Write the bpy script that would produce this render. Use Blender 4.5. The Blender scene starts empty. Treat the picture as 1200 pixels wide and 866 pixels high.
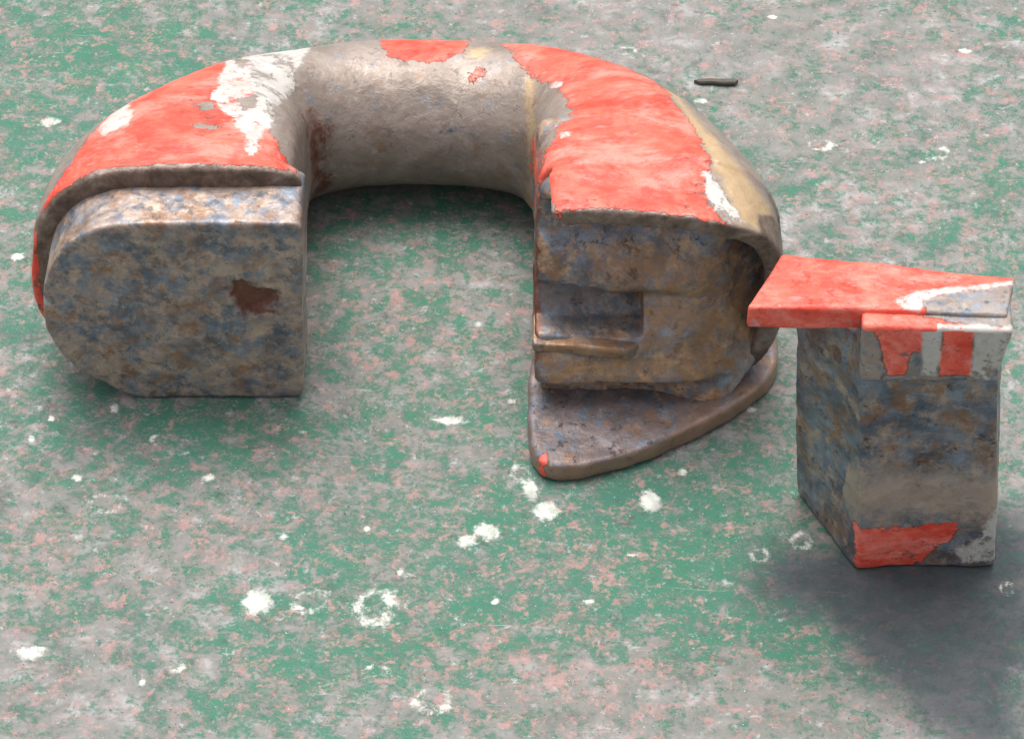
import bpy, bmesh, math, random
import numpy as np
from mathutils import Vector, noise as mnoise

random.seed(4)
S = bpy.context.scene
COL = S.collection
MM = 0.001

# ------------------------------------------------------------------ camera
PITCH = math.radians(45)
DIST = 1.716
cam_d = bpy.data.cameras.new('camera')
cam_d.sensor_fit = 'HORIZONTAL'
cam_d.angle = math.radians(16)
cam_d.clip_start = 0.05
cam_d.clip_end = 200
cam = bpy.data.objects.new('camera', cam_d)
COL.objects.link(cam)
cam.location = (0, -DIST * math.cos(PITCH), DIST * math.sin(PITCH))
cam.rotation_euler = (math.radians(90) - PITCH, 0, 0)
S.camera = cam

# ------------------------------------------------------------------ sky and sun (overcast)
SUN_EL, SUN_AZ = math.radians(70), math.radians(-16)     # azimuth from +Y towards +X
W = bpy.data.worlds.new('World')
S.world = W
W.use_nodes = True
nt = W.node_tree
bg = nt.nodes['Background']
sky = nt.nodes.new('ShaderNodeTexSky')
sky.sky_type = 'NISHITA'
sky.sun_disc = False
sky.sun_elevation = SUN_EL
sky.sun_rotation = SUN_AZ
sky.dust_density = 6.0
sky.air_density = 1.0
sky.ozone_density = 0.6
hsv = nt.nodes.new('ShaderNodeHueSaturation')
hsv.inputs['Saturation'].default_value = 0.2
nt.links.new(sky.outputs[0], hsv.inputs['Color'])
nt.links.new(hsv.outputs[0], bg.inputs['Color'])
bg.inputs['Strength'].default_value = 0.13
sun_d = bpy.data.lights.new('sun', 'SUN')
sun_d.energy = 1.5
sun_d.angle = math.radians(42)
sun_d.color = (1.0, 0.96, 0.9)
sun = bpy.data.objects.new('sun', sun_d)
COL.objects.link(sun)
sd_dir = Vector((math.sin(SUN_AZ) * math.cos(SUN_EL), math.cos(SUN_AZ) * math.cos(SUN_EL), math.sin(SUN_EL)))
sun.rotation_euler = sd_dir.to_track_quat('Z', 'Y').to_euler()
S.view_settings.view_transform = 'Standard'
S.view_settings.look = 'None'
S.view_settings.gamma = 1
S.view_settings.use_curve_mapping = False
S.view_settings.exposure = 0.7

# ------------------------------------------------------------------ helpers
def link(name, me, mat=None, parent=None):
    o = bpy.data.objects.new(name, me)
    COL.objects.link(o)
    if mat: me.materials.append(mat)
    if parent: o.parent = parent
    return o

def fnoise(co, scale, seed=0):
    """value per vertex, perlin, co in mm"""
    off = Vector((seed * 17.3, seed * 5.1, seed * 9.7))
    return np.array([mnoise.noise(Vector(c) / scale + off) for c in co])

def sdpoly(P, poly):
    """signed distance of points (n,2) to polygon, + inside"""
    P = np.asarray(P, float); V = np.asarray(poly, float)
    n = len(V)
    d = np.full(len(P), 1e18); inside = np.zeros(len(P), bool)
    for i in range(n):
        a = V[i]; b = V[(i + 1) % n]
        e = b - a; w = P - a
        t = np.clip((w @ e) / max(e @ e, 1e-9), 0, 1)
        q = w - t[:, None] * e
        d = np.minimum(d, (q * q).sum(1))
        c1 = (a[1] > P[:, 1]) != (b[1] > P[:, 1])
        with np.errstate(divide='ignore', invalid='ignore'):
            xi = a[0] + (P[:, 1] - a[1]) * e[0] / (e[1] if e[1] != 0 else 1e-9)
        inside ^= c1 & (P[:, 0] < xi)
    d = np.sqrt(d)
    return np.where(inside, d, -d)

def union(polys, Q):
    v = np.full(len(Q), -30.)
    for pl in polys: v = np.maximum(v, sdpoly(Q, pl))
    return v

def verts(me):
    a = np.empty(len(me.vertices) * 3, np.float32)
    me.vertices.foreach_get('co', a)
    return a.reshape(-1, 3).astype(float) / MM

def set_attr(me, name, vals):
    at = me.attributes.new(name, 'FLOAT', 'POINT')
    at.data.foreach_set('value', np.asarray(vals, np.float32))

def loft_bm(rings, cap0=True, cap1=True):
    """rings: list of (n,3) arrays in mm"""
    bm = bmesh.new()
    R = [[bm.verts.new(Vector(p) * MM) for p in r] for r in rings]
    n = len(R[0])
    for a, b in zip(R[:-1], R[1:]):
        for i in range(n):
            bm.faces.new((a[i], a[(i + 1) % n], b[(i + 1) % n], b[i]))
    if cap0: bm.faces.new(R[0][::-1])
    if cap1: bm.faces.new(R[-1])
    bmesh.ops.recalc_face_normals(bm, faces=bm.faces)
    return bm

def to_mesh(bm, name):
    me = bpy.data.meshes.new(name)
    bm.to_mesh(me); bm.free()
    return me

def remeshed(me, voxel, cutters=(), smooth=3):
    """boolean cutters, voxel remesh, smooth; returns a new mesh"""
    o = bpy.data.objects.new('work', me); COL.objects.link(o)
    cs = []
    for c in cutters:
        co = bpy.data.objects.new('work_cut', c); COL.objects.link(co); cs.append(co)
        m = o.modifiers.new('b', 'BOOLEAN'); m.operation = 'DIFFERENCE'; m.object = co; m.solver = 'EXACT'
    m = o.modifiers.new('r', 'REMESH'); m.mode = 'VOXEL'; m.voxel_size = voxel * MM
    if smooth:
        m = o.modifiers.new('s', 'SMOOTH'); m.factor = 0.5; m.iterations = smooth
    dg = bpy.context.evaluated_depsgraph_get()
    out = bpy.data.meshes.new_from_object(o.evaluated_get(dg))
    for x in [o] + cs: bpy.data.objects.remove(x)
    return out

def rough(me, amp=((30, .9), (9, .35), (3.5, .14)), seed=1):
    """hammered and corroded relief along the normals"""
    co = verts(me)
    n = len(co)
    nr = np.empty(n * 3, np.float32)
    me.vertex_normals.foreach_get('vector', nr)
    nr = nr.reshape(-1, 3)
    d = np.zeros(n)
    for k, (sc, a) in enumerate(amp):
        d += a * fnoise(co, sc, seed + k)
    co = co + nr * d[:, None]
    me.vertices.foreach_set('co', (co * MM).astype(np.float32).ravel())
    me.update()
    return co

def shade(me, angle=None):
    me.polygons.foreach_set('use_smooth', [True] * len(me.polygons))

def box_hull(corners):
    """8 corners mm: bottom 4 ccw, top 4 ccw"""
    bm = bmesh.new()
    v = [bm.verts.new(Vector(c) * MM) for c in corners]
    n = len(v) // 2
    bm.faces.new(v[:n][::-1]); bm.faces.new(v[n:])
    for i in range(n):
        j = (i + 1) % n
        bm.faces.new((v[i], v[j], v[n + j], v[n + i]))
    bmesh.ops.recalc_face_normals(bm, faces=bm.faces)
    return bm

def bevel(bm, w, seg=3):
    bmesh.ops.bevel(bm, geom=bm.edges[:], offset=w * MM, segments=seg, profile=.5, affect='EDGES', clamp_overlap=True)
    return bm

def resample(poly, n, closed=True):
    P = np.asarray(poly, float)
    if closed: P = np.vstack([P, P[:1]])
    L = np.r_[0, np.cumsum(np.linalg.norm(np.diff(P, axis=0), axis=1))]
    t = np.linspace(0, L[-1], n, endpoint=not closed)
    return np.stack([np.interp(t, L, P[:, k]) for k in range(P.shape[1])], 1)

def smoothpoly(P, it):
    for _ in range(it):
        P = .5 * P + .25 * (np.roll(P, 1, 0) + np.roll(P, -1, 0))
    return P

def catmull(K, m):
    K = np.asarray(K, float)
    E = np.vstack([2 * K[0] - K[1], K, 2 * K[-1] - K[-2]])
    out = []
    for i in range(1, len(E) - 2):
        p0, p1, p2, p3 = E[i - 1:i + 3]
        for t in np.linspace(0, 1, m, endpoint=False):
            out.append(.5 * (2 * p1 + (p2 - p0) * t + (2 * p0 - 5 * p1 + 4 * p2 - p3) * t * t + (3 * p1 - p0 - 3 * p2 + p3) * t ** 3))
    out.append(K[-1])
    return np.array(out)

# ------------------------------------------------------------------ materials
class NB:
    """tiny node builder"""
    def __init__(self, name):
        self.m = bpy.data.materials.new(name); self.m.use_nodes = True
        self.t = self.m.node_tree
        self.b = self.t.nodes['Principled BSDF']
        self.co = self.t.nodes.new('ShaderNodeTexCoord').outputs['Object']
    def _set(self, s, v):
        if hasattr(v, 'is_output'): self.t.links.new(v, s)
        else: s.default_value = v
    def noise(self, scale, detail=4, rough=.55, dist=0., stretch=None, seed=0., rot=0.):
        mp = self.t.nodes.new('ShaderNodeMapping')
        self.t.links.new(self.co, mp.inputs[0])
        mp.inputs['Location'].default_value = (seed * 1.37, seed * .71, seed * .39)
        mp.inputs['Rotation'].default_value = (0, 0, rot)
        if stretch: mp.inputs['Scale'].default_value = stretch
        n = self.t.nodes.new('ShaderNodeTexNoise')
        self.t.links.new(mp.outputs[0], n.inputs['Vector'])
        n.inputs['Scale'].default_value = scale
        n.inputs['Detail'].default_value = detail
        n.inputs['Roughness'].default_value = rough
        n.inputs['Distortion'].default_value = dist
        return n.outputs['Fac']
    def attr(self, name):
        a = self.t.nodes.new('ShaderNodeAttribute'); a.attribute_name = name
        return a.outputs['Fac']
    def math(self, op, a, b=0., c=0.):
        n = self.t.nodes.new('ShaderNodeMath'); n.operation = op
        self._set(n.inputs[0], a); self._set(n.inputs[1], b); self._set(n.inputs[2], c)
        return n.outputs[0]
    def step(self, v, lo, hi, to=(0., 1.)):
        n = self.t.nodes.new('ShaderNodeMapRange'); n.interpolation_type = 'SMOOTHSTEP'
        self._set(n.inputs['Value'], v)
        n.inputs['From Min'].default_value = lo; n.inputs['From Max'].default_value = hi
        n.inputs['To Min'].default_value = to[0]; n.inputs['To Max'].default_value = to[1]
        return n.outputs[0]
    def mix(self, f, a, b):
        n = self.t.nodes.new('ShaderNodeMix'); n.data_type = 'RGBA'
        self._set(n.inputs[0], f)
        for s, v in ((n.inputs[6], a), (n.inputs[7], b)):
            self._set(s, v if hasattr(v, 'is_output') else (*v, 1))
        return n.outputs[2]
    def ramp(self, f, stops):
        n = self.t.nodes.new('ShaderNodeValToRGB')
        self.t.links.new(f, n.inputs[0])
        e = n.color_ramp.elements
        while len(e) < len(stops): e.new(.5)
        for x, (p, c) in zip(e, stops):
            x.position = p; x.color = (*c, 1)
        return n.outputs[0]
    def bump(self, h, strength, dist):
        n = self.t.nodes.new('ShaderNodeBump')
        n.inputs['Strength'].default_value = strength
        n.inputs['Distance'].default_value = dist
        self.t.links.new(h, n.inputs['Height'])
        self.t.links.new(n.outputs[0], self.b.inputs['Normal'])

def steel_material(name, stops, blue=.5, rust=.5, seed=0., rgh=.5, ragged=1., tan=((.66, .47, .27), (.38, .25, .13)), metal=.0, pits=.75):
    k = NB(name)
    k.b.inputs['Metallic'].default_value = metal
    base = k.ramp(k.noise(42, 7, .72, .5, seed=seed), stops)
    # bluish mill scale, orange rust, pale rubbed metal and black pits, mottled
    nb = k.noise(95, 8, .78, .1, seed=seed + 3)
    base = k.mix(k.step(nb, .59 - .17 * blue, .755 - .17 * blue, (0, .88)), base, k.ramp(k.noise(60, 6, .7, seed=seed + 4), [(.3, (.026, .04, .064)), (.48, (.085, .13, .185)), (.66, (.23, .30, .385))]))
    nr = k.noise(75, 8, .78, .1, seed=seed + 7)
    base = k.mix(k.step(nr, .61 - .16 * rust, .76 - .16 * rust, (0, .82)), base, k.mix(k.noise(210, 4, .7, seed=seed + 8), (.15, .062, .028), (.39, .215, .105)))
    nl = k.noise(150, 6, .75, 0, seed=seed + 11)
    base = k.mix(k.step(nl, .56, .70, (0, .6)), base, (.46, .40, .36))
    nd = k.noise(130, 6, .75, 0, seed=seed + 13)
    pit = k.step(nd, .57, .67)
    base = k.mix(k.math('MULTIPLY', pit, pits), base, (.035, .028, .025))
    rimc = k.ramp(k.noise(70, 7, .75, .4, seed=seed + 15), RIM)
    # rust scars and dark brown tint
    fine = k.math('SUBTRACT', k.noise(110, 6, .7, .3, seed=seed + 17), .5)
    fine2 = k.math('SUBTRACT', k.noise(420, 3, .6, 0, seed=seed + 19), .5)
    ed = k.math('ADD', k.math('MULTIPLY', fine, 12. * ragged), k.math('MULTIPLY', fine2, 5. * ragged))
    def mask(a, w=.5, amt=1.):
        return k.step(k.math('ADD', k.attr(a), k.math('MULTIPLY', ed, amt)), -w, w)
    base = k.mix(mask('rimd', 2.5), base, rimc)
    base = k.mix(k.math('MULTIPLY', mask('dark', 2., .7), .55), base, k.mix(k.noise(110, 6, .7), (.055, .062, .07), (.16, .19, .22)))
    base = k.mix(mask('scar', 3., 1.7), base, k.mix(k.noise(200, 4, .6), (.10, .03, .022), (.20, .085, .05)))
    base = k.mix(k.math('MULTIPLY', mask('tan', 3.), .85), base, k.mix(k.noise(150, 5, .65), *tan))
    red = k.mix(k.step(k.noise(45, 6, .7, .5, seed=seed + 23), .36, .68), (.66, .042, .02), (.83, .135, .085))
    red = k.mix(k.step(k.noise(95, 6, .75, .2, (1, 2.5, 2.5), seed + 29), .52, .74, (0, .7)), red, (.85, .26, .24))
    red = k.mix(k.step(k.noise(75, 6, .75, .4, seed=seed + 30), .58, .74, (0, .55)), red, (.42, .06, .035))
    red = k.mix(k.step(k.noise(230, 5, .75, 0, seed=seed + 31), .62, .70, (0, .85)), red, (.17, .10, .075))
    red = k.mix(k.step(k.noise(140, 5, .8, .3, (1, 2, 2), seed + 33), .66, .72, (0, .8)), red, (.42, .36, .30))
    mr = mask('red')
    red = k.mix(k.step(k.noise(22, 6, .75, .3, (1, 1.6, 1.6), seed + 47), .48, .66, (0, .75)), red, (.85, .27, .22))
    red = k.mix(k.step(k.noise(170, 6, .8, .2, (.35, 2.4, 2.4), seed + 49), .58, .68, (0, .6)), red, (.50, .11, .075))
    brk = k.step(k.noise(60, 8, .85, .2, (1, 2.2, 2.2), seed + 43), .57, .63, (1, .0))
    mr = k.math('MULTIPLY', mr, k.math('MAXIMUM', brk, k.step(k.attr('red'), 3., 14.)))
    base = k.mix(mr, base, red)
    base = k.mix(k.math('MULTIPLY', k.math('MULTIPLY', mr, k.math('SUBTRACT', 1., mr)), 2.6), base, (.10, .045, .03))
    mw = k.math('MULTIPLY', mask('white', 1.), k.step(k.noise(85, 8, .85, .3, seed=seed + 41), .52, .60, (1, .05)))
    white = k.mix(k.noise(80, 5, .7), (.62, .605, .585), (.38, .345, .31))
    base = k.mix(mw, base, white)
    k.t.links.new(base, k.b.inputs['Base Color'])
    pm = k.math('MAXIMUM', mr, mw)
    r = k.math('ADD', k.math('MULTIPLY', k.math('SUBTRACT', k.noise(90, 4, .6, seed=seed + 37), .5), .5), rgh)
    k.t.links.new(r, k.b.inputs['Roughness'])
    k.b.inputs['Specular IOR Level'].default_value = .45
    h = k.math('ADD', k.math('MULTIPLY', k.noise(600, 5, .7, seed=seed), .35),
               k.math('ADD', k.math('MULTIPLY', k.noise(180, 5, .6, seed=seed + 5), .8), k.math('SUBTRACT', k.math('MULTIPLY', pm, .6), k.math('MULTIPLY', pit, .6 * pits))))
    k.bump(h, .6, .0012)
    k.t.links.new(k.math('MULTIPLY', k.math('SUBTRACT', 1., pm), metal), k.b.inputs['Metallic'])
    return k.m

TUBE = [(.2, (.15, .118, .098)), (.42, (.24, .192, .162)), (.58, (.315, .258, .224)), (.8, (.28, .255, .26))]
MOTTLE = [(.22, (.13, .115, .12)), (.42, (.29, .235, .215)), (.56, (.46, .345, .27)), (.78, (.40, .36, .37))]
WALL = [(.2, (.15, .125, .12)), (.42, (.36, .265, .205)), (.56, (.54, .33, .195)), (.8, (.48, .41, .39))]
LIPC = [(.2, (.09, .075, .07)), (.45, (.165, .13, .125)), (.6, (.235, .19, .19)), (.8, (.22, .22, .25))]
RIM = [(.25, (.036, .026, .022)), (.43, (.115, .078, .06)), (.56, (.215, .15, .12)), (.72, (.32, .30, .31))]
M_body = steel_material('bare_and_painted_steel', TUBE, .3, .35, 1, .42, metal=.25, pits=.3)
M_boss = steel_material('mottled_steel', MOTTLE, .95, .8, 2, .42, metal=.3, pits=.45)
M_wall = steel_material('rusty_cast_steel', WALL, 1.15, .8, 3, .38, tan=((.46, .26, .12), (.20, .105, .055)), metal=.3)
M_stem = steel_material('mill_scale_steel', MOTTLE, 1.25, .8, 5, .45, .8, ((.55, .44, .37), (.33, .25, .19)), .4)
M_lip = steel_material('grey_lip_steel', LIPC, .8, .5, 7, .45, tan=((.42, .26, .17), (.19, .11, .075)), metal=.3)
M_head = steel_material('painted_head_steel', TUBE, .9, .4, 6, .45, .35)

# ------------------------------------------------------------------ deck
X0, X1, Y0, Y1, ST = -290, 290, -300, 340, 1.6
xs = np.r_[-6000, -2500, -1000, -500, np.arange(X0, X1 + .1, ST), 500, 1000, 2500, 6000]
ys = np.r_[-6000, -2500, -1000, -500, np.arange(Y0, Y1 + .1, ST), 500, 1000, 2500, 6000]
GX, GY = np.meshgrid(xs, ys)
nx, ny = len(xs), len(ys)
P2 = np.stack([GX.ravel(), GY.ravel()], 1)
dz = np.zeros(nx * ny)
me = bpy.data.meshes.new('deck')
me.vertices.add(nx * ny)
me.vertices.foreach_set('co', np.c_[P2 * MM, dz * MM].astype(np.float32).ravel())
ii = (np.arange(ny - 1)[:, None] * nx + np.arange(nx - 1)[None]).ravel()
q = np.stack([ii, ii + 1, ii + nx + 1, ii + nx], 1)
me.loops.add(q.size); me.polygons.add(len(q))
me.loops.foreach_set('vertex_index', q.ravel().astype(np.int32))
me.polygons.foreach_set('loop_start', np.arange(0, q.size, 4, dtype=np.int32))
me.update(calc_edges=True); me.validate()

def blob(x, y, rx, ry, rot=0.):
    c, s = math.cos(rot), math.sin(rot)
    dx, dy = P2[:, 0] - x, P2[:, 1] - y
    u, v = (dx * c + dy * s) / rx, (-dx * s + dy * c) / ry
    return np.exp(-(u * u + v * v))
GREEN = [  # x, y, rx, ry, weight: where the green coat is best kept (+) or gone (-)
    (-215.3, 225.5, 60.3, 39.9, 0.45), (-238.1, 140.1, 32.2, 57.0, 0.3), (-217.2, 1.7, 24.1, 34.2, 0.2), (-146.4, -37.5, 76.4, 22.8, 0.4), (-50.1, 96.3, 48.2, 34.2, 0.25), (-52.3, 1.7, 44.2, 34.2, 0.08), (-15.8, -37.5, 28.1, 22.8, 0.15), (-76.7, -112.2, 72.4, 34.2, 0.25), (-100.6, -177.5, 56.3, 28.5, 0.35), (46.3, -96.6, 60.3, 39.9, 0.45), (15.1, -142.8, 60.3, 34.2, 0.25), (83.2, -142.8, 36.2, 34.2, 0.35), (130.7, -172.7, 24.1, 22.8, 0.3), (78.1, -70.1, 44.2, 19.9, 0.35), (245.4, 127.4, 24.1, 22.8, 0.15), (44.3, 246.0, 168.8, 45.6, -0.35), (194.7, 185.4, 88.4, 62.7, -0.25), (-134.2, -112.2, 32.2, 28.5, -0.4), (-191.6, -201.7, 64.3, 34.2, -0.3), (91.7, -211.2, 88.4, 28.5, -0.4), (-70.3, -70.1, 44.2, 22.8, -0.15), (-216.6, -91.4, 40.2, 28.5, -0.1),
]
PINK = [
    (34.3, -122.5, 48.2, 22.8, 0.12), (0.0, -182.4, 52.3, 28.5, 0.1), (-218.0, -117.4, 24.1, 34.2, 0.12), (44.4, -192.1, 40.2, 22.8, 0.1), (-119.6, -96.6, 36.2, 22.8, 0.1), (-49.0, 36.3, 36.2, 45.6, 0.1), (202.1, 114.9, 32.2, 28.5, 0.06),
]
DARK_PATCH = [
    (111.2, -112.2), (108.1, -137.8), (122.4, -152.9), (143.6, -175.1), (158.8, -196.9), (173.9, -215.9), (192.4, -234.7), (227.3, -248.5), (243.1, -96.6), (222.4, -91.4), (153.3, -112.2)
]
SPOTS = [  # x, y, rx, ry, hollow
    (-232.9, 176.9, 6.8, 5.1, 0), (-184.2, -86.1, 10.9, 8.5, 1.1), (-112.2, -145.9, 9.2, 10.3, 0), (-60.4, -148.9, 11.7, 14.8, 1.1), (-89.6, -145.4, 10.9, 8.5, 1.1), (-34.3, -201.7, 10.5, 9.7, 1.1), (-10.8, -102.9, 8.0, 8.0, 0), (-20.0, -109.1, 7.2, 5.7, 0), (8.6, -76.5, 6.4, 10.3, 0), (15.5, -89.8, 8.0, 8.0, 0), (3.9, -67.4, 5.6, 8.0, 1.1), (-28.9, -33.1, 11.3, 4.0, 0), (63.2, -84.5, 6.4, 7.4, 0), (110.9, -117.4, 5.2, 5.7, 1.1), (129.7, -109.1, 6.0, 6.3, 1.1), (-222.1, -45.2, 2.4, 3.4, 0), (-185.0, -25.3, 3.2, 4.0, 0), (78.2, -66.3, 3.2, 2.8, 0), (-160.3, -192.1, 2.4, 3.4, 0), (96.3, 192.7, 5.2, 2.8, 0), (219.9, -137.8, 4.0, 5.1, 1.1), (-102.6, -106.5, 2.8, 3.4, 0), (-49.5, -127.6, 2.4, 3.4, 0), (-210.7, -175.1, 8.0, 5.7, 0), (-59.4, -185.3, 8.0, 4.0, 1), (59.5, 232.3, 6.4, 4.6, 1), (154.2, 159.3, 8.0, 5.7, 1), (213.6, 152.9, 9.6, 5.7, 1), (-199.1, -70.1, 3.2, 2.8, 0), (-7.6, -145.4, 3.2, 2.3, 0), (34.0, -145.4, 4.0, 2.3, 0), (111.3, -26.4, 3.2, 2.3, 0), (204.6, 146.5, 2.4, 1.7, 0), (-240.6, 78.0, 4.0, 4.0, 0), (0.0, -20.9, 2.8, 2.8, 0), (233.4, 232.3, 4.8, 2.8, 0), (135.7, 259.9, 4.0, 2.3, 0), (-16.3, 30.5, 2.4, 2.8, 0), (-65.5, -101.8, 2.4, 2.3, 0), (-138.6, -70.1, 3.6, 2.8, 0), (53.6, -117.4, 3.6, 1.7, 0), (-214.2, -32.0, 2.4, 2.8, 0), (-163.7, -45.7, 4.8, 4.6, 1.1), (-146.8, -182.4, 4.8, 4.6, 1),
]
g = -.02 + sum([.72 * w * blob(*a) for *a, w in GREEN], np.zeros(len(P2)))
p = sum([w * blob(*a) for *a, w in PINK], np.zeros(len(P2)))
set_attr(me, 'green', g); set_attr(me, 'pink', p)
set_attr(me, 'dark_patch', np.clip(sdpoly(P2, DARK_PATCH), -60, 60) if DARK_PATCH else np.full(len(P2), -60))
wv = np.full(len(P2), -1.0)
for (x, y, rx, ry, hol) in SPOTS:
    d = np.sqrt(((P2[:, 0] - x) / rx) ** 2 + ((P2[:, 1] - y) / ry) ** 2)
    f = 1 - d
    if hol: f = np.minimum(f, hol * (d - .35) + .05)
    wv = np.maximum(wv, np.clip(f, -1, 1))
set_attr(me, 'spots', wv)
k = NB('worn_deck_paint')
STR = (1, 1.12, 1)
nA = k.noise(34, 7, .75, .3, STR, 1, .15)
nB = k.noise(120, 7, .78, .3, STR, 2, .2)
nC = k.noise(105, 6, .75, .4, STR, 3, .25)
nF = k.noise(420, 4, .7, 0, None, 4)
n0 = k.noise(11, 4, .6, .3, None, 5)
grey = k.ramp(k.noise(60, 6, .7, .3, STR, 6), [(.25, (.085, .09, .085)), (.42, (.165, .168, .158)), (.56, (.225, .215, .208)), (.72, (.38, .365, .37))])
grey = k.mix(k.step(n0, .42, .62, (0, .5)), grey, (.185, .185, .168))
green = k.mix(nB, (.012, .11, .060), (.06, .195, .135))
green = k.mix(k.step(k.noise(20, 3, .5, 0, None, 8), .4, .65, (0, .6)), green, (.045, .155, .115))
gm = k.math('ADD', k.math('ADD', k.math('MULTIPLY', k.math('SUBTRACT', nA, .5), 1.5), k.math('MULTIPLY', k.math('SUBTRACT', nB, .5), 3.4)),
            k.math('ADD', k.attr('green'), k.math('MULTIPLY', k.math('SUBTRACT', nF, .5), 1.0)))
col = k.mix(k.step(gm, -.3, .42, (0, .95)), grey, green)
pk = k.math('ADD', k.math('MULTIPLY', k.math('SUBTRACT', nC, .5), 2.6), k.math('ADD', k.attr('pink'), k.math('MULTIPLY', k.math('SUBTRACT', nF, .5), 1.6)))
pinkc = k.mix(k.noise(240, 4, .7, 0, None, 9), (.29, .135, .125), (.45, .29, .28))
col = k.mix(k.step(pk, .06, .46, (0, .8)), col, pinkc)
nW = k.noise(150, 5, .7, .3, STR, 10, .2)
col = k.mix(k.step(nW, .58, .74, (0, .75)), col, (.45, .45, .45))
nD = k.noise(120, 6, .7, .2, STR, 11, .3)
col = k.mix(k.step(nD, .56, .72, (0, .6)), col, (.065, .07, .068))
# drag scratches and grit
wvx = k.noise(26, 3, .5, 0, (.16, 1.7, 1), 21, .62)
scr = k.step(k.math('ABSOLUTE', k.math('SUBTRACT', wvx, .5)), .001, .004, (.45, 0))
scr = k.math('MULTIPLY', scr, k.step(k.noise(24, 4, .6, 0, None, 22), .57, .66))
col = k.mix(scr, col, (.45, .44, .43))
gr = k.noise(700, 2, .5, 0, None, 23)
col = k.mix(k.step(gr, .68, .76, (0, .8)), col, (.50, .48, .46))
col = k.mix(k.step(k.noise(620, 2, .5, 0, None, 24), .66, .74, (0, .75)), col, (.05, .045, .042))
# dark blue-grey patch at the lower right
sm = k.step(k.math('ADD', k.attr('dark_patch'), k.math('MULTIPLY', k.math('SUBTRACT', k.noise(22, 6, .65, .4, None, 12), .5), 60)), -14, 22)
patch_col = k.mix(k.noise(70, 6, .7, .3, STR, 13), (.015, .020, .026), (.082, .093, .108))
col = k.mix(k.math('MULTIPLY', sm, k.step(nB, .25, .75, (.97, .72))), col, patch_col)
sw = k.step(k.math('ADD', k.attr('spots'), k.math('ADD', k.math('MULTIPLY', k.math('SUBTRACT', k.noise(85, 7, .82, .2, None, 14), .5), 2.4),
            k.math('MULTIPLY', k.math('SUBTRACT', nF, .5), .8))), .1, .6)
col = k.mix(k.math('MULTIPLY', sw, k.step(k.noise(95, 5, .7, 0, None, 17), .35, .6, (.45, .92))), col, (.70, .69, .64))
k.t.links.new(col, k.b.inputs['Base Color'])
k.t.links.new(k.step(nB, .2, .8, (.6, .85)), k.b.inputs['Roughness'])
k.b.inputs['Specular IOR Level'].default_value = .25
h = k.math('ADD', k.math('MULTIPLY', k.step(gm, -.05, .22), .5), k.math('ADD', k.math('MULTIPLY', nF, .5), k.math('MULTIPLY', nB, .6)))
k.bump(k.math('ADD', h, sw), .4, .001)
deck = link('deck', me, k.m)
deck['kind'] = 'structure'

# ------------------------------------------------------------------ the C-shaped link half
link_root = bpy.data.objects.new('chain_link', None)
COL.objects.link(link_root)
link_root.location = (-.045, .04, 0)
link_root['label'] = 'big C-shaped steel chain link half with red shoulders lying on the worn green deck'
link_root['category'] = 'chain link'
LOC = np.array([-45., 40., 0.])

def place(name, me, mat, root, loc):
    """mesh is in deck coordinates; move it into the frame of its root"""
    co = verts(me) - loc
    me.vertices.foreach_set('co', (co * MM).astype(np.float32).ravel())
    me.update(); shade(me)
    return link(name, me, mat, root)

def dummy_attrs(me, **kw):
    n = len(me.vertices)
    for a in ('red', 'white', 'scar', 'tan', 'rimd', 'dark'):
        set_attr(me, a, np.clip(kw.get(a, np.full(n, -30.)), -30, 30))

# stations: inner edge x,y, outer edge x,y, top, bottom, squareness inner, outer
ST_ = [
    (-98, 8, -221, 8, 121, 0, 7, 2.4),
    (-98, 24, -220, 28, 120, 0, 7, 2.3),
    (-98, 45, -213, 55, 115, 0, 6, 2.2),
    (-98, 68, -197, 83, 107, 0, 5, 2.1),
    (-97, 87, -175, 110, 97, 0, 3.4, 2.0),
    (-92, 99, -145, 141, 86, 0, 2.3, 2),
    (-78, 104, -107, 165, 76, 1, 2, 2),
    (-58, 106, -68, 176, 73, 1, 2, 2),
    (-36, 106, -34, 177, 73, 1, 2, 2),
    (-14, 103, 0, 174, 74, 1, 2, 2),
    (1, 97, 31, 160, 79, 0, 2.1, 2),
    (9, 84, 59, 134, 91, 0, 3.2, 2.1),
    (11, 66, 81, 104, 104, 0, 5, 2.3),
    (11, 44, 99, 71, 114, 0, 6, 2.5),
    (11, 26, 114, 39, 120, 0, 7, 2.6),
    (11, 8, 124, 11, 125, 0, 7, 2.7),
]
NS = 190
def section(st, shrink=0.):
    ix, iy, ox, oy, zt, zb, ni, no = st
    a = np.linspace(0, 2 * np.pi, NS, endpoint=False)
    ca, sa = np.cos(a), np.sin(a)
    n = np.where(ca > 0, no, ni)
    # blend exponent near the top and bottom to stay smooth
    cx, cz = np.sign(ca) * np.abs(ca) ** (2 / n), np.sign(sa) * np.abs(sa) ** (2 / n)
    I, O = np.array([ix, iy]), np.array([ox, oy])
    # the widest square part is off centre, towards the inner edge
    C = (I + O) / 2
    half = np.linalg.norm(O - I) / 2
    u = (O - I) / (2 * half)
    hz = (zt - zb) / 2
    r = np.stack([C[0] + u[0] * cx * (half - shrink), C[1] + u[1] * cx * (half - shrink), (zt + zb) / 2 + cz * (hz - shrink)], 1)
    return r
stations = catmull(ST_, 16)
rings = []
s0 = stations[0]
for sh, dy in ((14, 0), (5, 0), (2.2, 0), (.9, .5), (.2, 1.4)):
    r = section(s0, sh); r[:, 1] += dy; rings.append(r)
for s in stations[1:]: rings.append(section(s))
body_rings = rings
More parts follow.
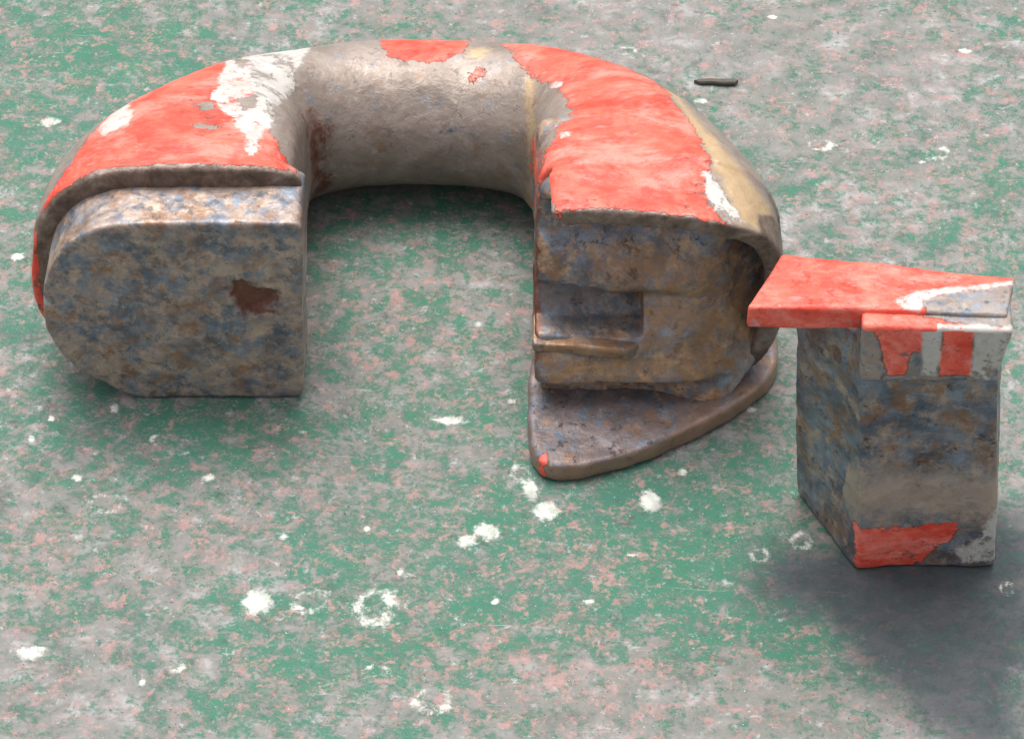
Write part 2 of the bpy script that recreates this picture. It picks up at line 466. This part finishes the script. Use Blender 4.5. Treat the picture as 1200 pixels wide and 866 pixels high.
# --- flat D-faced boss on the left arm
BO = [(-97, 1), (-96, 40), (-94, 85), (-93.5, 111.5), (-120, 111.5), (-150, 111.5), (-172, 111), (-184, 108.5), (-195, 103), (-204, 93), (-210, 80), (-213.5, 66),
      (-214, 48), (-210, 33), (-203, 22), (-194, 13), (-185, 6), (-176, 1), (-150, 1), (-120, 1)]
B = resample(BO, 220)
B = smoothpoly(B, 6)
cB = np.array([-150., 56.])
rings = []
for y, ins in ((16, 0), (8, 0), (0, 0), (-9, 0), (-18.4, .0), (-19.2, .3), (-19.6, .9), (-19.7, 2)):
    v = B - cB
    L = np.linalg.norm(v, axis=1, keepdims=True)
    r = cB + v * (1 - ins / L)
    rings.append(np.c_[r[:, 0], np.full(len(r), y), r[:, 1]])
for f in np.linspace(.92, .06, 22):
    r = cB + (rings[7][:, [0, 2]] - cB) * f
    rings.append(np.c_[r[:, 0], np.full(len(r), -19.7), r[:, 1]])
me = remeshed(to_mesh(loft_bm(rings), 'mating_boss'), .9, smooth=1)
co = rough(me, ((28, .8), (9, .5), (3.6, .26)), 11)
XZ = co[:, [0, 2]]
scar = union([
    [(-129.2, 70.7), (-121.6, 77.0), (-116.0, 72.7), (-107.7, 67.6), (-103.2, 64.1), (-108.1, 59.7), (-116.9, 54.7), (-122.7, 54.8), (-128.3, 59.0)],
], XZ)
scar = np.where(co[:, 1] < -15, scar + 3.5 * fnoise(co, 6, 77) + 2 * fnoise(co, 2.5, 78), -30)
co[:, 1] += np.clip(scar + 1, 0, 4) * .8
me.vertices.foreach_set('co', (co * MM).astype(np.float32).ravel())
dummy_attrs(me, scar=scar, white=np.where(np.hypot(co[:, 0] + 212, co[:, 2] - 62) < 9, 2 - np.hypot(co[:, 0] + 212, (co[:, 2] - 62) * .7), -30))
place('mating_boss', me, M_boss, link_root, LOC)

# raised rim behind the boss
RO = [(-97, 1), (-96, 60), (-94, 115), (-105, 120.5), (-130, 122), (-160, 122), (-178, 120.5), (-192, 116), (-205, 106), (-214, 92), (-219.5, 76), (-222.5, 58),
      (-222.5, 40), (-220, 28), (-212, 20), (-200, 10), (-190, 2), (-180, .5), (-140, .5)]
R = smoothpoly(resample(RO, 220), 5)
rings = []
for y, ins in ((16, 3), (12.5, .8), (9, 0), (6.4, .3), (5.2, 1.4), (5, 3)):
    v = R - cB
    L = np.linalg.norm(v, axis=1, keepdims=True)
    r = cB + v * (1 - ins / L)
    rings.append(np.c_[r[:, 0], np.full(len(r), y), r[:, 1]])
left_rim_rings = rings

# --- socket of the right arm: inner wall, slot, rim and lower lip
SO = section((11, 8, 124, 12, 125, 0, 9, 2.7))[:, [0, 2]]
lipx = np.array([5, 8, 13, 32, 57, 82, 97, 117, 124, 130])
lipy = np.array([-60, -64, -72, -72, -63.5, -49, -38, -23, -13, -2])
def wall_y(x, z):
    b = np.interp(z, [0, 18, 21.5, 24.5, 28, 37, 64, 70, 84, 98, 108, 116, 125], [-24, -24, -26, -34, -34, -30, -15, -18, -9, 0, 1, -8, -16])
    r = np.interp(z, [0, 11, 24, 40, 65, 90, 108, 125], [0, 1, 6, 14, 21, 24, 22, 0])
    yb = np.interp(x, lipx, lipy) + np.interp(x, [70, 95], [10, 5])
    tx = np.clip((x - 64) / 44, 0, 1); tx = tx * tx * (3 - 2 * tx)
    return (1 - tx) * b + tx * (np.minimum(yb, -12) + r)
cS = np.array([62., 60.])
rings = []
SI = cS + (SO - cS) * .985
SI[:, 0] = np.where(SI[:, 0] > 60, 60 + (SI[:, 0] - 60) * np.interp(SI[:, 1], [20, 60], [.985, .93]), SI[:, 0] - 1.5 * np.sin(np.clip(SI[:, 1] / 125, 0, 1) * np.pi))
SI[:, 1] = np.where(SI[:, 1] > 60, 60 + (SI[:, 1] - 60) * .92, SI[:, 1])
Sb = cS + (SO - cS) * .86
rings.append(np.c_[Sb[:, 0] - 8, np.full(NS, 52.), Sb[:, 1] - 3])
r = cS + (SI - cS) * .93
rings.append(np.c_[r[:, 0], np.full(NS, 18.), r[:, 1]])
rings.append(np.c_[SI[:, 0], np.full(NS, 6.), SI[:, 1]])
for f, dy in ((1., 3.), (.985, .8), (.96, 0)):
    r = cS + (SI - cS) * f
    rings.append(np.c_[r[:, 0], wall_y(r[:, 0], r[:, 1]) + dy, r[:, 1]])
for f in np.linspace(.93, .03, 44):
    r = cS + (SI - cS) * f
    rings.append(np.c_[r[:, 0], wall_y(r[:, 0], r[:, 1]), r[:, 1]])
slot_big = to_mesh(box_hull([(-12, -60, 38.5), (60.5, -60, 36.5), (60.5, 48, 38), (-12, 48, 40), (-12, -60, 74), (60.5, -60, 68), (60.5, 48, 65), (-12, 48, 71)]), 'cut2')
cut = to_mesh(bevel(box_hull([(-10, -45, 45), (60, -45, 42), (60, -11, 47), (-10, -13, 49),
                              (-10, -45, 73), (59, -45, 67), (60, 8, 64), (-10, 6, 71)]), 1.0), 'cut')
me = remeshed(remeshed(to_mesh(loft_bm(rings), 'socket_wall'), 1.0, smooth=0), 1.0, [cut], 2)
co = rough(me, ((32, 1.4), (11, .8), (3.6, .3)), 31)
SLOT_FACE = ([
    [(-3.5, 169.9), (8.8, 171.4), (58.1, 50.1), (57.8, 45.5), (9.7, 45.2), (-3.6, 142.7)],
] + [[(0, 0), (1, 0), (1, 1)]])[0]
WALL_RUST = [
    [(38.7, 75.2), (61.9, 81.6), (88.7, 84.9), (109.7, 56.8), (110.4, 32.1), (90.3, 26.2), (62.7, 25.4), (15.7, 29.0), (15.6, 38.1), (54.7, 35.5), (62.4, 48.1), (62.2, 61.8)],
]
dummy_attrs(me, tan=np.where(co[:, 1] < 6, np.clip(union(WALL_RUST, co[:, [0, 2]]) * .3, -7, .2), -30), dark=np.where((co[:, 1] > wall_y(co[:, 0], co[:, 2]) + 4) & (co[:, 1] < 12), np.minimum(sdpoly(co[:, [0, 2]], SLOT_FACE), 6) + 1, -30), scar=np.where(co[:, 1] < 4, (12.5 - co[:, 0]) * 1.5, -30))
place('socket_wall', me, M_wall, link_root, LOC)

# worn tongue that floors the slot, rounded at its end
TG = smoothpoly(resample([(9, -10), (9, -29), (30, -30), (46, -31.5), (54, -31), (58, -27), (58, -10)], 120), 2)
cT = TG.mean(0)
rings = []
for z, f in ((39.5, .93), (39.8, .985), (41, 1), (43.8, 1), (44.9, .985), (45.2, .95)):
    r = cT + (TG - cT) * f
    rings.append(np.c_[r, z - .035 * (r[:, 0] - 30) + .10 * (r[:, 1] + 25)])
me = remeshed(to_mesh(loft_bm(rings), 'slot_tongue'), .7, smooth=1)
co = rough(me, ((16, 1.0), (6, .4), (2.5, .12)), 35)
dummy_attrs(me, tan=np.full(len(co), .5), scar=np.where(co[:, 1] < -32.5, -2.5, -30))
place('slot_tongue', me, M_wall, link_root, LOC)

# rim: follows the outline from the inner top corner round the outer side to the bottom
arc = [i for i in range(NS)]
ang = np.linspace(0, 2 * np.pi, NS, endpoint=False)
T = np.concatenate([np.linspace(128, 90, 30), np.linspace(89, -78, 150)])
st = (11, 8, 124, 12, 125, 0, 9, 2.7)
def outline_at(deg, sh):
    a = math.radians(deg); ca, sa = math.cos(a), math.sin(a)
    n = 2.7 if ca > 0 else 9
    x = 67.5 + math.copysign(abs(ca) ** (2 / n), ca) * (56.5 - sh)
    z = 62.5 + math.copysign(abs(sa) ** (2 / n), sa) * (62.5 - sh)
    return x, z
def yfront(deg, x):
    if deg > 60: return np.interp(x, [11, 15, 19, 42, 64, 88, 105], [-21, -25, -26, -26, -28.5, -32, -31])
    return np.interp(deg, [-80, -60, -30, 0, 25, 60], [-14, -14, -17, -19, -23, -31])
rings = []
for d in T:
    xo, zo = outline_at(d, -.2); xb, zb = outline_at(d, 9); xm, zm = outline_at(d, 1.6); xi, zi = outline_at(d, 9.5)
    xo2, zo2 = outline_at(d, .6); xi2, zi2 = outline_at(d, 8)
    yf = yfront(d, xo) + 1.0 * mnoise.noise(Vector((d * .07, 3, 1)))
    rings.append(np.array([(xb, 22, zb), (xm, 9, zm), (xo, 1, zo), (xo, yf + 2.5, zo), (xo2, yf + .4, zo2), (xi2, yf, zi2), (xi, yf + 2.5, zi), (xi, 14, zi)]))
yfront_v = lambda x: np.interp(x, [11, 15, 19, 42, 64, 88, 105], [-21, -25, -26, -26, -28.5, -32, -31])

# the forged body with both rims is one skin; the rims are then split off as parts
bm = loft_bm(body_rings)
for rg in (left_rim_rings, rings):
    b2 = loft_bm(rg); t = to_mesh(b2, 't'); bm.from_mesh(t)
me = remeshed(remeshed(to_mesh(bm, 'link_body'), 1.15, smooth=0), 1.15, [slot_big], 3)
co = rough(me, ((60, 1.2), (22, .6), (8, .28), (3.5, .12)), 3)
XY = co[:, :2]
BODY_RED = [
    [(-213.3, 7.8), (-199.9, 25.8), (-190.0, 56.5), (-185.5, 122.5), (-174.8, 133.9), (-157.0, 147.9), (-143.0, 157.0), (-126.1, 117.1), (-119.3, 78.1), (-112.8, 50.6), (-108.8, 34.7), (-102.7, 18.8), (-96.2, 10.0), (-114.9, 5.7), (-153.2, 5.0), (-192.6, 3.4)],
    [(-5.0, 154.3), (16.8, 166.0), (37.0, 134.6), (49.6, 116.0), (66.9, 92.0), (74.9, 63.2), (81.8, 41.4), (89.0, 12.4), (86.9, -2.7), (88.1, -19.7), (92.4, -28.8), (96.1, -30.3), (87.7, -30.5), (75.3, -29.3), (64.1, -28.0), (42.6, -26.0), (18.9, -24.0), (13.1, -1.5), (9.5, 32.7), (9.9, 86.2), (12.4, 14.5), (14.7, 25.3), (19.4, 34.7), (26.8, 59.1), (22.2, 96.5), (16.3, 110.9), (4.1, 129.0)],
    [(-69.0, 175.2), (-18.9, 175.2), (-22.7, 143.2), (-33.0, 139.5), (-50.4, 138.5), (-60.0, 142.1)],
    [(-21.4, 130.8), (-16.5, 133.4), (-12.3, 130.6), (-15.6, 126.6), (-20.6, 126.8)],
]
BODY_WHITE = [
    [(-132.8, 162.1), (-113.3, 166.0), (-94.9, 168.6), (-101.7, 128.0), (-103.9, 113.6), (-107.2, 83.5), (-110.8, 56.0), (-110.1, 43.6), (-113.4, 34.2), (-114.8, 18.0), (-118.5, 16.2), (-121.3, 31.0), (-126.6, 47.3), (-132.6, 54.9), (-138.1, 65.2), (-137.6, 84.3), (-136.8, 109.7)],
    [(-189.7, 47.6), (-185.0, 69.3), (-184.0, 123.8), (-174.4, 44.2), (-181.2, 39.9), (-186.8, 36.8)],
    [(86.4, 3.3), (91.5, -2.8), (97.9, -16.3), (104.5, -24.8), (100.5, -27.7), (89.9, -22.3), (85.9, -9.8)],
    [(17.9, 109.0), (22.7, 104.8), (22.6, 99.2), (18.2, 102.6)],
    [(22.5, 35.6), (25.6, 35.7), (25.6, 30.2), (22.5, 30.5)],
]
BODY_BARE = [
    [(-127.3, 68.2), (-119.1, 75.5), (-117.3, 60.6), (-123.7, 55.8)],
    [(-133.4, 130.7), (-125.6, 121.4), (-125.5, 109.4), (-131.2, 109.9)],
    [(-144.8, 61.1), (-137.9, 63.4), (-136.5, 55.0), (-142.7, 54.4)],
    [(-144.9, 42.0), (-131.6, 40.2), (-135.8, 34.8), (-144.6, 38.1)],
]
BODY_TAN = [
    [(71.7, 81.4), (79.0, 67.0), (89.6, 39.0), (103.8, 8.9), (117.3, -2.2), (130.5, 19.9), (112.0, -24.5), (100.1, -27.9), (95.1, -8.8), (90.5, 9.4), (82.4, 37.3)],
    [(7.4, 122.3), (10.6, 118.1), (11.1, 62.3), (9.0, 86.0), (7.3, 96.5)],
    [(-22.8, 149.7), (-10.4, 147.2), (-12.4, 139.8), (-21.5, 141.9)],
]
BODY_SCAR = [
    [(-96.7, 93.5), (-90.8, 102.6), (-90.1, 101.5), (-94.7, 95.9)],
    [(-96.0, 91.4), (-90.1, 101.3), (-88.9, 104.9), (-95.8, 103.8)],
    [(44.8, 8.7), (48.3, 9.6), (50.1, 6.7), (46.6, 4.7)],
    [(15.4, 15.8), (19.4, 30.6), (21.3, 24.9), (17.3, 8.0)],
    [(15.5, 31.9), (13.9, 19.6), (12.4, 14.5), (15.4, 6.4), (19.3, 18.6)],
]
red = union(BODY_RED, XY); white = union(BODY_WHITE, XY); bare = union(BODY_BARE, XY)
red = np.minimum(red, -bare); white = np.minimum(white, -bare)
left = co[:, 0] < -60
rgt = co[:, 0] > 9
lipf = co[:, 1] - np.interp(co[:, 0], [11, 15, 19, 42, 64, 88, 105, 112, 122, 127], [-21, -25, -26, -26, -28.5, -32, -31, -27, -24, -20])
front = np.where(left, co[:, 1] - 8.2, np.where(rgt, np.minimum(lipf - 1.6, np.where(co[:, 2] < 116, (co[:, 2] - 112) + np.maximum(0, co[:, 1] + 14), 30)), 30))
red = np.minimum(red, front * 2); white = np.minimum(white, front * 2)
red = np.minimum(red, (co[:, 2] - 26) * 1.0)                # nothing painted low on the sides
red = np.maximum(red, np.where((co[:, 0] < -217) & (co[:, 1] < 22) & (co[:, 2] < 82) & (co[:, 2] > 24), 1.5 + 3 * fnoise(co, 7, 9), -30))
rimd = np.where(co[:, 1] < 30, -front * 2.0, -30)
n = len(co)
att = dict(red=red, white=white, tan=np.minimum(union(BODY_TAN, XY), front * 2), scar=union(BODY_SCAR, XY), rimd=rimd)
def split(me, keep, name):
    bm = bmesh.new(); bm.from_mesh(me)
    bm.verts.ensure_lookup_table()
    dead = [f for f in bm.faces if not keep(f.calc_center_median() / MM)]
    bmesh.ops.delete(bm, geom=dead, context='FACES')
    return to_mesh(bm, name)
dummy_attrs(me, **att)
is_l = lambda c: c.x < -60 and c.y < 13
is_r = lambda c: c.x > 6 and c.y < 4
place('link_body', split(me, lambda c: not is_l(c) and not is_r(c), 'link_body'), M_body, link_root, LOC)
place('shoulder_rim', split(me, is_l, 'shoulder_rim'), M_body, link_root, LOC)
place('socket_rim', split(me, is_r, 'socket_rim'), M_body, link_root, LOC)

LIP = [(11, 14), (7.5, -20), (7.5, -45), (8.5, -61), (13, -70.5), (20, -73), (32, -72.5), (45, -68.5), (57, -63.5), (70, -56.5), (82, -49), (97, -38.5), (110, -28), (119, -18), (124.5, -6), (125.5, 14)]
Lp = smoothpoly(resample(LIP, 220), 2)
cL = np.array([50., -20.])
rings = []
for z, ins in ((.6, 3), (.6, 1.2), (2, .2), (6, 0), (9.5, .2), (10.7, 1.3), (11, 3), (11, 10), (11.2, 18)):
    v = Lp - cL
    L = np.linalg.norm(v, axis=1, keepdims=True)
    r = cL + v * (1 - ins / L)
    rings.append(np.c_[r, np.full(len(r), z)])
me = remeshed(to_mesh(loft_bm(rings), 'lower_lip'), 1.0, smooth=1)
co = rough(me, ((26, .9), (8, .5), (3.5, .15)), 51)
dummy_attrs(me, red=2.0 - np.hypot(co[:, 0] - 14, (co[:, 1] + 70)) + 2.5 * fnoise(co, 4, 5), tan=np.clip((9.4 - co[:, 2]) * 2, -30, 2.5) + np.where(co[:, 0] > 70, 3, 0))
place('lower_lip', me, M_lip, link_root, LOC)

# ------------------------------------------------------------------ the T-shaped block
T_LOC = np.array([180., -100., 0.])
block_root = bpy.data.objects.new('locking_block', None)
COL.objects.link(block_root)
block_root.location = tuple(T_LOC * MM)
block_root['label'] = 'T-shaped steel locking block with red head standing on its stem over a dark patch'
block_root['category'] = 'link block'
# stem
stem = bevel(box_hull([(154, -127.5, .5), (216, -125.5, .5), (214, -79, .5), (129, -79, .5),
                       (149, -126.5, 132), (206, -127, 132), (212, -84, 132), (121, -84, 132)]), 1.8)
me = remeshed(to_mesh(stem, 'stem'), 1.0, smooth=1)
c0 = verts(me)
t = np.clip((c0[:, 2] - 20) / 50, 0, 1)
c0[:, 1] += 7 * t * t * (3 - 2 * t) * np.clip((-95 - c0[:, 1]) / 20, 0, 1) + 1.6 * np.sin(np.clip((c0[:, 0] - 150) / 58, 0, 1) * np.pi) * (c0[:, 1] < -110)
me.vertices.foreach_set('co', (c0 * MM).astype(np.float32).ravel()); me.update()
co = rough(me, ((30, .9), (9, .5), (3.6, .18)), 61)
fr = np.where(co[:, 1] < -112, 0, -30)
XZ = co[:, [0, 2]]
red = np.minimum(union([
    [(151.9, 27.4), (173.3, 26.8), (196.5, 29.2), (195.8, 19.8), (189.4, 14.3), (182.8, 2.8), (175.2, 1.6), (152.5, -1.3)],
], XZ), fr + 20)
white = np.minimum(union([
    [(197.8, 13.7), (207.7, 21.4), (211.0, 35.9), (214.6, 39.7), (217.8, 6.1), (201.6, 4.5), (196.7, 9.0)],
], XZ), fr + 20)
leftf = np.where((co[:, 0] < 150 - (co[:, 1] + 127) * .42) & (co[:, 1] > -124), -3.5 + np.clip((co[:, 2] - 60) * .04, -1, 2.5) + 2 * fnoise(co, 18, 91), -30)  # left face tinted dark brown, more so towards the top
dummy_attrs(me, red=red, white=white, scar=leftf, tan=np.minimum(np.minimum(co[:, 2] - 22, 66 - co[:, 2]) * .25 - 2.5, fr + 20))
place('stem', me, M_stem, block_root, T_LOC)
# head: a long flat wing and a deeper block over the stem
wing = bevel(box_hull([(97.5, -124, 148.5), (146, -125, 148.5), (206, -127, 148.5), (211.5, -100, 150), (114, -90.5, 150),
                       (97.5, -124, 160.5), (146, -125, 161), (206, -127, 158.8), (211.5, -103, 157.5), (114, -90.5, 160)]), 1.2)
me = remeshed(to_mesh(wing, 'head_wing'), 1.0, smooth=1)
co = rough(me, ((30, .6), (9, .25), (3.6, .1)), 71)
red = np.full(len(co), 20.)
WING_BARE = [
    [(171.4, -119.9), (181.2, -114.7), (196.5, -111.1), (216.6, -106.9), (214.3, -130.5), (194.8, -131.0), (172.1, -126.1)],
]
WING_WHITE = [
    [(158.6, -119.2), (169.5, -112.8), (184.1, -110.1), (196.8, -108.5), (217.0, -103.7), (216.5, -107.9), (196.5, -111.7), (181.8, -115.8), (172.5, -119.9), (169.6, -125.6), (163.2, -124.5)],
]
bareP, white = union(WING_BARE, co[:, :2]), union(WING_WHITE, co[:, :2])
red = np.minimum(red, -bareP)
white = np.minimum(white, -bareP * .7)
white = np.maximum(white, np.where((co[:, 2] < 155) & (co[:, 1] < -120) & (co[:, 0] < 142), -1.6 + 2.5 * fnoise(co, 9, 92), -30))
dummy_attrs(me, red=red, white=white)
place('head_wing', me, M_head, block_root, T_LOC)
blk = bevel(box_hull([(146.5, -133, 126), (204, -134, 126), (206, -106, 126), (146.5, -106, 126),
                      (145.5, -133, 158.5), (208, -134.5, 157), (209.5, -106, 157), (145.5, -106, 158.5)]), 1.4)
me = remeshed(to_mesh(blk, 'head_block'), 1.0, smooth=1)
co = rough(me, ((30, .6), (9, .3), (3.6, .12)), 81)
XZ = co[:, [0, 2]]
red = union([
    [(147.6, 160.6), (171.1, 159.9), (171.6, 144.1), (166.7, 143.2), (165.6, 129.8), (157.7, 129.7), (152.7, 150.0)],
    [(178.5, 159.7), (191.6, 158.8), (192.8, 130.0), (179.1, 130.0)],
], XZ)
white = union([
    [(170.3, 159.2), (178.5, 158.3), (178.4, 130.0), (172.0, 129.9)],
    [(192.0, 157.4), (210.0, 158.6), (212.8, 130.1), (207.5, 122.4), (192.8, 130.0)],
], XZ)
top = co[:, 2] > 155.6
tb = union(WING_BARE, co[:, :2]); tw = union(WING_WHITE, co[:, :2])
red = np.where(top, -tb - 1, red)
white = np.where(top, np.maximum(np.where(co[:, 0] > 176, 2 - np.abs(co[:, 1] + 133), -30), tw), white)
dummy_attrs(me, red=red, white=white)
place('head_block', me, M_head, block_root, T_LOC)

# ------------------------------------------------------------------ a small dark sliver on the deck
SL = np.array([[-11, 0], [-8, 1.6], [-3, 2.3], [3, 2.1], [9, 2.6], [11.5, 1.2], [10, -1.4], [4, -1.8], [-2, -1.2], [-8, -1.6]])
rings = []
for z, f in ((.3, .9), (.9, 1), (2.0, .95), (2.6, .6)):
    rings.append(np.c_[SL * [1, f], z + .02 * SL[:, 0]])
me = to_mesh(loft_bm(rings), 'metal_sliver')
kk = NB('dark_scale')
kk.t.links.new(kk.mix(kk.noise(300, 5, .7), (.03, .027, .022), (.11, .10, .08)), kk.b.inputs['Base Color'])
kk.b.inputs['Roughness'].default_value = .7
me.polygons.foreach_set('use_smooth', [False] * len(me.polygons))
sl = link('metal_sliver', me, kk.m)
sl.location = (104 * MM, 206 * MM, 0)
sl.rotation_euler = (0, 0, math.radians(-3))
sl['label'] = 'thin dark sliver of scrap lying on the deck beyond the right shoulder'
sl['category'] = 'scrap'
